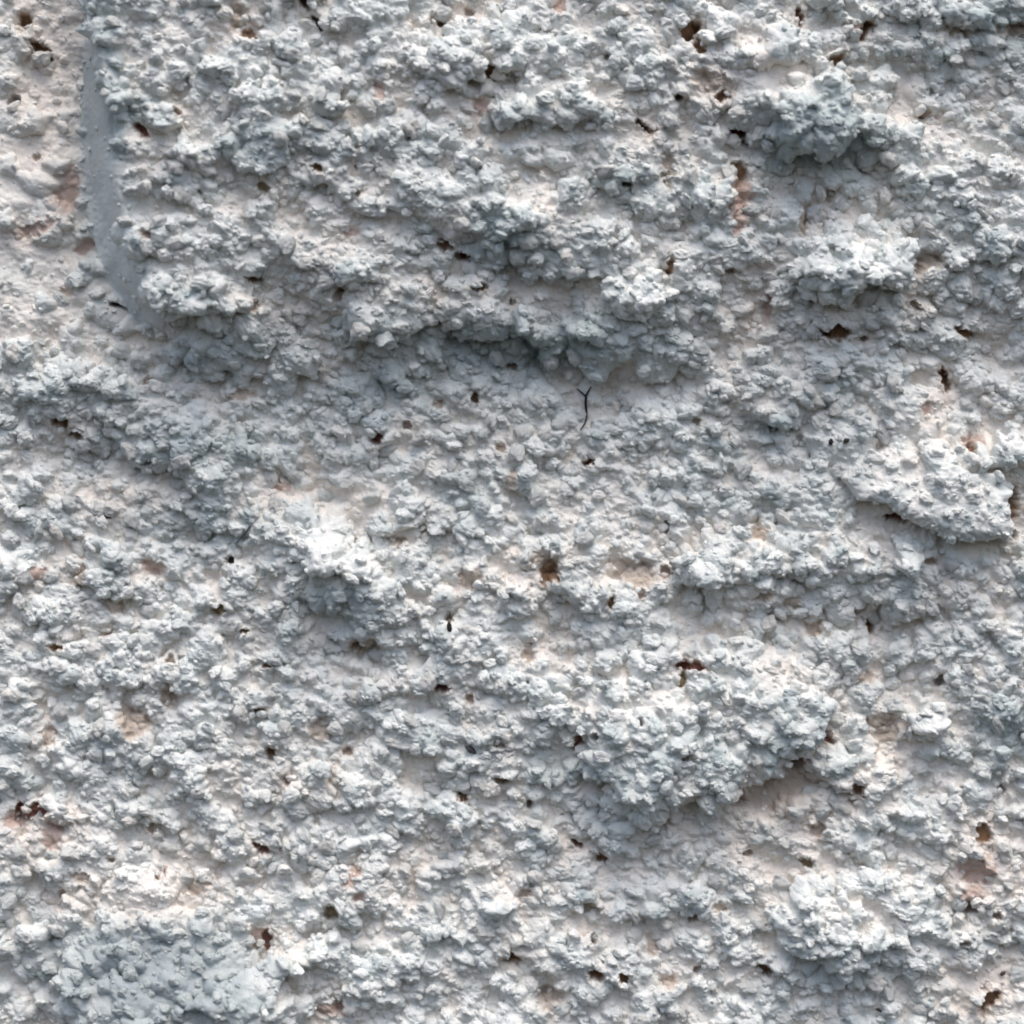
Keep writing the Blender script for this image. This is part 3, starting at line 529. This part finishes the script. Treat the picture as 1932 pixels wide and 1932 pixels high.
# ------------------------------------------------------------------ materials
def plaster_material():
    m = bpy.data.materials.new('limewashed_roughcast')
    m.use_nodes = True
    t = m.node_tree
    n, l = t.nodes, t.links
    bs = n['Principled BSDF']
    bs.inputs['Roughness'].default_value = .93
    bs.inputs['Specular IOR Level'].default_value = .25
    at = n.new('ShaderNodeAttribute'); at.attribute_name = 'coat'
    sep = n.new('ShaderNodeSeparateColor'); l.new(at.outputs['Color'], sep.inputs['Color'])
    br = n.new('ShaderNodeAttribute'); br.attribute_name = 'ground'
    tc = n.new('ShaderNodeTexCoord')
    ns = n.new('ShaderNodeTexNoise'); ns.inputs['Scale'].default_value = 950; ns.inputs['Detail'].default_value = 5; ns.inputs['Roughness'].default_value = .65
    l.new(tc.outputs['Object'], ns.inputs['Vector'])
    n2 = n.new('ShaderNodeTexNoise'); n2.inputs['Scale'].default_value = 150; n2.inputs['Detail'].default_value = 4
    l.new(tc.outputs['Object'], n2.inputs['Vector'])

    def mix(a, b, f, bt='MIX'):
        x = n.new('ShaderNodeMix'); x.data_type = 'RGBA'; x.blend_type = bt
        for s_, v in ((x.inputs[6], a), (x.inputs[7], b)):
            if isinstance(v, tuple):
                s_.default_value = v + (1,)
            else:
                l.new(v, s_)
        if isinstance(f, float):
            x.inputs[0].default_value = f
        else:
            l.new(f, x.inputs[0])
        return x.outputs[2]

    def math_(op, a, b):
        x = n.new('ShaderNodeMath'); x.operation = op; x.use_clamp = True
        for s_, v in ((x.inputs[0], a), (x.inputs[1], b)):
            if isinstance(v, float):
                s_.default_value = v
            else:
                l.new(v, s_)
        return x.outputs[0]
    c = mix(WHITE, CREAM, sep.outputs[0])
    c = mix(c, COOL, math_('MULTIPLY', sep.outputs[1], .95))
    # dusty mottling of the paint, no link to relief
    mot = n.new('ShaderNodeMapRange'); mot.inputs[1].default_value = .32; mot.inputs[2].default_value = .7
    l.new(n2.outputs['Fac'], mot.inputs[0])
    c = mix(c, (.70, .68, .65), math_('MULTIPLY', mot.outputs[0], .35))
    sp = n.new('ShaderNodeMapRange'); sp.inputs[1].default_value = .60; sp.inputs[2].default_value = .72
    l.new(ns.outputs['Fac'], sp.inputs[0])
    c = mix(c, (.55, .51, .46), math_('MULTIPLY', sp.outputs[0], .5))
    gr = mix(br.outputs['Color'], (.8, .66, .52), math_('MULTIPLY', ns.outputs['Fac'], .6), 'MULTIPLY')
    gr = mix(br.outputs['Color'], gr, .35)
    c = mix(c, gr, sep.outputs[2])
    l.new(c, bs.inputs['Base Color'])
    bp = n.new('ShaderNodeBump'); bp.inputs['Strength'].default_value = .7; bp.inputs['Distance'].default_value = .0003
    l.new(ns.outputs['Fac'], bp.inputs['Height'])
    l.new(bp.outputs['Normal'], bs.inputs['Normal'])
    return m


WHITE, CREAM, COOL = (.80, .83, .81), (.87, .805, .735), (.40, .475, .48)
M_PLASTER = plaster_material()


def plain_material(name, rgb, rough=.8, scale=900, amount=.5):
    m = bpy.data.materials.new(name)
    m.use_nodes = True
    n, l = m.node_tree.nodes, m.node_tree.links
    bs = n['Principled BSDF']
    bs.inputs['Roughness'].default_value = rough
    ns = n.new('ShaderNodeTexNoise'); ns.inputs['Scale'].default_value = scale; ns.inputs['Detail'].default_value = 4
    tc = n.new('ShaderNodeTexCoord'); l.new(tc.outputs['Object'], ns.inputs['Vector'])
    x = n.new('ShaderNodeMix'); x.data_type = 'RGBA'
    x.inputs[6].default_value = tuple(v * (1 - amount) for v in rgb) + (1,)
    x.inputs[7].default_value = tuple(min(1, v * (1 + amount)) for v in rgb) + (1,)
    l.new(ns.outputs['Fac'], x.inputs[0])
    l.new(x.outputs[2], bs.inputs['Base Color'])
    bp = n.new('ShaderNodeBump'); bp.inputs['Strength'].default_value = .4; bp.inputs['Distance'].default_value = .0002
    l.new(ns.outputs['Fac'], bp.inputs['Height']); l.new(bp.outputs['Normal'], bs.inputs['Normal'])
    return m


M_BLACK = plain_material('black_dirt', (.018, .015, .014))
M_GREY = plain_material('dark_grey_grit', (.05, .047, .05))
M_DUST = plain_material('dusty_grey_bristle', (.13, .13, .14))
M_RED = plain_material('dark_red_flake', (.12, .028, .02))
M_FIBRE = plain_material('black_fibre', (.014, .012, .012), .6)

# ------------------------------------------------------------------ the wall, cut into its parts along the grains' own outlines
wall = bpy.data.objects.new('roughcast_wall', None)
COL.objects.link(wall)
wall.location = (0, 0, 0)
wall['label'] = 'white limewashed roughcast wall, coarse and crumbly, with one smooth moulded edge'
wall['category'] = 'wall'
wall['kind'] = 'thing'


def mesh_from_faces(name, sel, smooth_shade=False, label_=None, kind=None, parent=wall, skirt=0.0, extra=None):
    """sel: flat indices of grid cells"""
    j, i = np.divmod(sel, N - 1)
    v0 = j * N + i
    quads = np.stack([v0, v0 + N, v0 + N + 1, v0 + 1], 1)
    used, inv = np.unique(quads, return_inverse=True)
    inv = inv.reshape(-1, 4).astype(np.int32)
    co = CO[used]; att = ATT[used]; gr = BRGB[used]
    if skirt > 0:
        # close the piece behind: its outline carried back into the wall
        e = np.concatenate([inv[:, [0, 1]], inv[:, [1, 2]], inv[:, [2, 3]], inv[:, [3, 0]]])
        key = e[:, 0].astype(np.int64) * len(used) + e[:, 1]
        rev = e[:, 1].astype(np.int64) * len(used) + e[:, 0]
        b = e[~np.isin(key, rev)]
        bv, bi = np.unique(b, return_inverse=True)
        bi = bi.reshape(-1, 2)
        back = co[bv].copy()
        ctr = back.mean(0)
        back = ctr + (back - ctr) * .8
        back[:, 1] = co[:, 1].max() + skirt
        n0 = len(co)
        side = np.stack([b[:, 1], b[:, 0], n0 + bi[:, 0], n0 + bi[:, 1]], 1)
        co = np.concatenate([co, back]); att = np.concatenate([att, att[bv]]); gr = np.concatenate([gr, gr[bv]])
        inv = np.concatenate([inv, side.astype(np.int32)])
    nv0 = len(co)
    if extra is not None:
        co = np.concatenate([co, extra[0].astype(np.float32)]); att = np.concatenate([att, extra[2].astype(np.float32)])
        gr = np.concatenate([gr, np.tile(np.array([[.38, .42, .425]], np.float32), (len(extra[0]), 1))])
    me = bpy.data.meshes.new(name)
    me.vertices.add(len(co)); me.vertices.foreach_set('co', co.ravel())
    nf = len(inv)
    nt_ = 0 if extra is None else len(extra[1])
    me.loops.add(nf * 4 + nt_ * 3); me.polygons.add(nf + nt_)
    loops = inv.ravel() if not nt_ else np.concatenate([inv.ravel(), extra[1].ravel() + nv0])
    me.loops.foreach_set('vertex_index', loops.astype(np.int32))
    me.polygons.foreach_set('loop_start', np.concatenate([np.arange(0, nf * 4, 4), nf * 4 + np.arange(0, nt_ * 3, 3)]).astype(np.int32))
    me.polygons.foreach_set('use_smooth', np.full(nf + nt_, smooth_shade))
    for nm, arr in (('coat', att), ('ground', gr)):
        a = me.attributes.new(nm, 'FLOAT_VECTOR', 'POINT')
        a.data.foreach_set('vector', arr.ravel())
    me.update(calc_edges=True)
    me.materials.append(M_PLASTER)
    o = bpy.data.objects.new(name, me)
    COL.objects.link(o)
    o.parent = parent
    if label_:
        o['label'] = label_
    if kind:
        o['kind'] = kind
    return o



# ------------------------------------------------------------------ grains: separate crumbs of sand and lime bonded to the coat
import bmesh


def crumb_shape(sub, seed):
    r = np.random.default_rng(seed)
    bm = bmesh.new()
    bmesh.ops.create_icosphere(bm, subdivisions=sub, radius=1.0)
    v = np.array([p.co for p in bm.verts]); f = np.array([[q.index for q in p.verts] for p in bm.faces])
    bm.free()
    rad = np.ones(len(v))
    for _ in range(7):                       # broken facets
        d = r.normal(size=3); d /= np.linalg.norm(d)
        rad = np.minimum(rad, r.uniform(.62, .95) / np.maximum(v @ d, .2))
    for _ in range(26):                      # small knobs of lime and sand stuck on
        d = r.normal(size=3); d /= np.linalg.norm(d)
        rad += r.uniform(-.12, .34) * np.exp(-(1 - v @ d) / r.uniform(.02, .09))
    rad += r.normal(0, .05, len(v))
    v = v * rad[:, None] * np.array([1, r.uniform(.55, .9), r.uniform(.55, .85)])
    v /= np.abs(v[:, :2]).max()
    return v, f


def grain_mesh(name, v, f, coat, smooth_shade=False):
    me = bpy.data.meshes.new(name)
    me.vertices.add(len(v)); me.vertices.foreach_set('co', v.astype(np.float32).ravel())
    me.loops.add(len(f) * 3); me.polygons.add(len(f))
    me.loops.foreach_set('vertex_index', f.astype(np.int32).ravel())
    me.polygons.foreach_set('loop_start', np.arange(0, len(f) * 3, 3, dtype=np.int32))
    me.polygons.foreach_set('use_smooth', np.full(len(f), smooth_shade))
    a = me.attributes.new('coat', 'FLOAT_VECTOR', 'POINT'); a.data.foreach_set('vector', coat.astype(np.float32).ravel())
    a = me.attributes.new('ground', 'FLOAT_VECTOR', 'POINT'); a.data.foreach_set('vector', np.tile(np.array([.38, .42, .425], np.float32), len(v)))
    me.update(calc_edges=True)
    me.materials.append(M_PLASTER)
    return me


SURF = CO.reshape(N, N, 3)
Hf_ = blur(H, 2)
NX = -np.gradient(Hf_, xs, axis=1); NY = -np.gradient(Hf_, ys, axis=0)
# world normal: plan x -> X, plan y (down) -> -Z, height -> -Y
NRM = np.stack([NX, -np.ones_like(NX), -NY], -1)
NRM /= np.linalg.norm(NRM, axis=-1, keepdims=True)
COAT3 = ATT.reshape(N, N, 3)


def scatter(n, r0, r1, power, seed, keep, gap, beyond=False):
    r = np.random.default_rng(seed)
    rad = np.sort(r0 + (r1 - r0) * r.random(n) ** power)[::-1]
    a_, b_ = (-430, 2362) if beyond else (-50, 1982)
    px, py, u = r.uniform(a_, b_, n), r.uniform(a_, b_, n), r.random(n)
    ii = np.clip(np.searchsorted(xs, px), 0, N - 1); jj = np.clip(np.searchsorted(ys, py), 0, N - 1)
    ok = u < keep[jj, ii]
    if beyond:
        ok &= ~((px > -50) & (px < 1982) & (py > -50) & (py < 1982))
    cells = {}
    out = []
    S = 2 * r1
    for k in np.nonzero(ok)[0]:
        cx, cy = int(px[k] // S), int(py[k] // S)
        good = True
        for a in (-1, 0, 1):
            for b in (-1, 0, 1):
                for m in cells.get((cx + a, cy + b), ()):
                    if (px[m] - px[k]) ** 2 + (py[m] - py[k]) ** 2 < (gap * (rad[m] + rad[k])) ** 2:
                        good = False
                        break
                if not good:
                    break
            if not good:
                break
        if good:
            cells.setdefault((cx, cy), []).append(k)
            out.append(k)
    out = np.array(out)
    return px[out], py[out], rad[out], ii[out], jj[out]


def GRAINS():
    nobare = 1 - np.clip(bare0 * 1.25, 0, 1)
    clear = np.ones(X.shape)
    dens = rough * nobare * np.where(bar, .6, 1) * np.where(left_zone, .5, 1)
    # the loose dirt lies clear of the crumbs around it
    for x, y, q in ((427, 1057, 17), (848, 1183, 15), (889, 1417, 20), (1569, 833, 12), (1597, 832, 12), (1902, 1846, 12), (1663, 1912, 12), (281, 262, 22),
                    (1107, 747, 14), (1108, 772, 13), (1104, 795, 12), (1098, 735, 11), (466, 998, 13), (450, 1016, 13)):
        near = np.hypot(X - x, Y - y) < q
        dens[near] = 0
        clear[near] = 0
    big = scatter(9000, 7.5, 21, 2.6, 21, np.clip(dens * (.3 + .75 * popcorn), 0, 1), .62)
    small = scatter(15000, 3.6, 7.5, 1.5, 22, np.clip(rough + .25 * edge_mask, 0, 1) * (1 - bare0) ** .8 * np.where(left_zone, .6, 1) * .85 * clear, .6)
    far = scatter(11000, 5.5, 17, 2.0, 24, rough, .62, True)
    r = np.random.default_rng(23)
    packs = {}            # lump index or -1 -> list of (verts, faces, coat)
    count = 0
    variants = {3: [crumb_shape(3, 60 + q) for q in range(30)], 2: [crumb_shape(2, 160 + q) for q in range(30)]}
    protos = []
    for lev, (px, py, rad, ii, jj) in ((3, big), (2, small), (1, far)):
        n = len(px)
        var = r.integers(0, 30, n)
        spin = r.normal(.3, .7, n)
        sink = r.uniform(-.2, .25, n)
        tone = r.random((n, 2))
        for k in range(n):
            sub = 3 if lev == 3 and (rad[k] > 9.5 or count < 300) else 2
            v, f = variants[sub][var[k]]
            nz = NRM[jj[k], ii[k]].astype(np.float64).copy()
            nz = nz + r.normal(0, .18, 3); nz /= np.linalg.norm(nz)
            tx = np.array([1.0, 0, 0]) - nz * nz[0]; tx /= np.linalg.norm(tx)
            ty = np.cross(nz, tx)
            c, s_ = math.cos(spin[k]), math.sin(spin[k])
            M = np.stack([tx * c - ty * s_, tx * s_ + ty * c, nz])
            pos = SURF[jj[k], ii[k]] + nz * rad[k] * U * sink[k]
            cw = COAT3[jj[k], ii[k]]
            coat = np.array([np.clip(cw[0] * .75 - .12 + .35 * tone[k, 0] ** 2, 0, 1), np.clip(cw[1] * .9 + .35 * tone[k, 1] ** 2 - .05, 0, 1), grey_tint[jj[k], ii[k]]])
            lid = int(lump_id[jj[k], ii[k]])
            seen = -5 < px[k] < 1937 and -5 < py[k] < 1937
            if lev == 3 and lid < 0 and count < 300 and seen:
                q = int(var[k])
                while len(protos) <= q:
                    vv, ff = variants[3][len(protos)]
                    protos.append(grain_mesh('grain', vv, ff, np.tile(np.array([[.1 + .5 * r.random() ** 2, .45 * r.random(), 0]]), (len(vv), 1))))
                o = bpy.data.objects.new('grain', protos[q])
                COL.objects.link(o)
                o.parent = wall
                from mathutils import Matrix
                mm = Matrix([list(M[0]), list(M[1]), list(M[2])]).transposed().to_4x4()
                o.matrix_local = Matrix.Translation(pos.tolist()) @ mm @ Matrix.Scale(float(rad[k] * U), 4)
                count += 1
                continue
            keepf = f[v[f][:, :, 2].max(1) > -.12 - .55 * max(0, sink[k])]
            packs.setdefault(lid, []).append((v @ M * (rad[k] * U) + pos, keepf, coat))
    for lid, lst in packs.items():
        off = 0; V, F, C = [], [], []
        for v, f, coat in lst:
            us, inv = np.unique(f, return_inverse=True)
            V.append(v[us]); F.append(inv.reshape(-1, 3) + off); C.append(np.tile(coat, (len(us), 1)))
            off += len(us)
        packs[lid] = (np.concatenate(V), np.concatenate(F), np.concatenate(C))
    v, f, c = packs[-1]
    o = bpy.data.objects.new('fine_grains', grain_mesh('fine_grains', v, f, c))
    COL.objects.link(o); o.parent = wall; o['kind'] = 'stuff'
    for k, (s_, lab) in enumerate(lump_obj):
        mesh_from_faces('lump', s_, label_=lab, skirt=.002, extra=packs.get(k))
    print('grains', len(big[0]), len(small[0]), count, 'tris', sum(len(p[1]) for p in packs.values()))


cell = lambda F: F[:-1, :-1]
c_lump = cell(lump_id).ravel()
c_lab = cell(label).ravel()
c_edge = (cell(edge_mask) > .5).ravel()
cxm = cell(X).ravel(); cym = cell(Y).ravel()
left = np.ones(len(c_lump), bool)

lump_obj = []
for k, (pts, hh, rim, dr, lab) in enumerate(LUMPS):
    s = np.nonzero(c_lump == k)[0]
    lump_obj.append((s, lab))
    left[s] = False
s = np.nonzero(c_edge & left)[0]
mesh_from_faces('smooth_edge', s, True, label_='smooth grey moulded edge running down the upper left')
left[s] = False
GRAINS()
mesh_from_faces('render_coat', np.nonzero(left)[0])


# ------------------------------------------------------------------ loose dirt caught on the wall
def at(x, y, lift=0.0):
    i, j = np.searchsorted(xs, x), np.searchsorted(ys, y)
    return Vector(((x - 966) * U, -(H[j - 1:j + 2, i - 1:i + 2].max() + lift) * U, (966 - y) * U))


def crumb(name, x, y, a, b, depth, ang, mat, label_, cat, seed, lift=2.5):
    import bmesh
    bm = bmesh.new()
    bmesh.ops.create_icosphere(bm, subdivisions=3, radius=1.0)
    r = random.Random(seed)
    dirs = [(Vector((r.uniform(-1, 1), r.uniform(-1, 1), r.uniform(-1, 1))).normalized(), r.uniform(.55, .95)) for _ in range(9)]
    for v in bm.verts:
        p = v.co.copy()
        for d, k in dirs:                       # chipped facets
            e = p.dot(d)
            if e > k:
                p -= d * (e - k) * .85
        p *= 1 + .12 * math.sin(7 * p.x + seed) * math.sin(6 * p.z + 2 * seed)
        v.co = (p.x * a * U, p.y * depth * U, p.z * b * U)
    me = bpy.data.meshes.new(name)
    bm.to_mesh(me); bm.free()
    me.materials.append(mat)
    o = bpy.data.objects.new(name, me)
    COL.objects.link(o)
    o.location = at(x, y, lift)
    o.rotation_euler = (0, R(ang), 0)
    o['label'] = label_; o['category'] = cat
    return o


def strand(name, pts, rad, mat, parent=None, branches=()):
    """a thin tapering thread through plan points (x, y, lift)"""
    cu = bpy.data.curves.new(name, 'CURVE')
    cu.dimensions = '3D'
    cu.bevel_depth = 1.0
    cu.bevel_resolution = 2
    for path, r in [(pts, rad)] + list(branches):
        sp = cu.splines.new('NURBS')
        sp.points.add(len(path) - 1)
        sp.use_endpoint_u = True
        sp.order_u = 3
        for k, (x, y, lift) in enumerate(path):
            p = at(x, y, lift)
            sp.points[k].co = (p.x, p.y, p.z, 1)
            sp.points[k].radius = r * U * (1 - .55 * k / (len(path) - 1))
    cu.materials.append(mat)
    o = bpy.data.objects.new(name, cu)
    dg = bpy.context.evaluated_depsgraph_get
    COL.objects.link(o)
    me = bpy.data.meshes.new_from_object(o.evaluated_get(dg()))
    COL.objects.unlink(o)
    bpy.data.objects.remove(o)
    m = bpy.data.objects.new(name, me)
    COL.objects.link(m)
    return m


f = strand('fibre', [(1107, 747, 6), (1106, 758, 7), (1108, 772, 7), (1109, 786, 6), (1104, 800, 4), (1096, 810, 1)], 2.9, M_FIBRE,
           branches=[([(1107, 746, 6), (1098, 737, 5), (1090, 730, 2)], 2.4), ([(1107, 745, 6), (1112, 735, 5), (1117, 727, 2)], 2.6)])
f['label'] = 'thin black forked fibre hanging below the long dark ledge'
f['category'] = 'fibre'
f = strand('fibre', [(470, 992, 4), (462, 1003, 5), (452, 1014, 5), (441, 1026, 3)], 2.8, M_DUST)
f['label'] = 'short slanting grey bristle above the black crumb at the left'
f['category'] = 'fibre'
crumb('dirt_crumb', 427, 1057, 10, 7, 6, 10, M_BLACK, 'black crumb lodged in the grainy slope at the left', 'dirt', 3)
crumb('dirt_crumb', 848, 1183, 5, 10, 6, -6, M_BLACK, 'small upright black crumb below the middle of the wall', 'dirt', 4)
crumb('dirt_crumb', 889, 1417, 14, 6, 6, 28, M_GREY, 'long dark grey crumb slanting over pale grains', 'dirt', 5)
crumb('dirt_crumb', 1569, 833, 5, 7, 5, 0, M_BLACK, 'left black speck of two above the bar-shaped lump', 'dirt', 6)
crumb('dirt_crumb', 1597, 832, 7, 5, 5, -30, M_BLACK, 'right black speck of two above the bar-shaped lump', 'dirt', 7)
crumb('dirt_crumb', 1902, 1846, 7, 4, 4, -20, M_GREY, 'tiny dark speck above the large brown hole at the bottom right', 'dirt', 8)
crumb('dirt_crumb', 1663, 1912, 7, 4, 4, 25, M_GREY, 'tiny dark speck at the bottom edge of the wall', 'dirt', 9)
crumb('red_flake', 281, 262, 17, 6, 4, 42, M_RED, 'dark red flake wedged in the upper left hollow', 'flake', 10, -4)
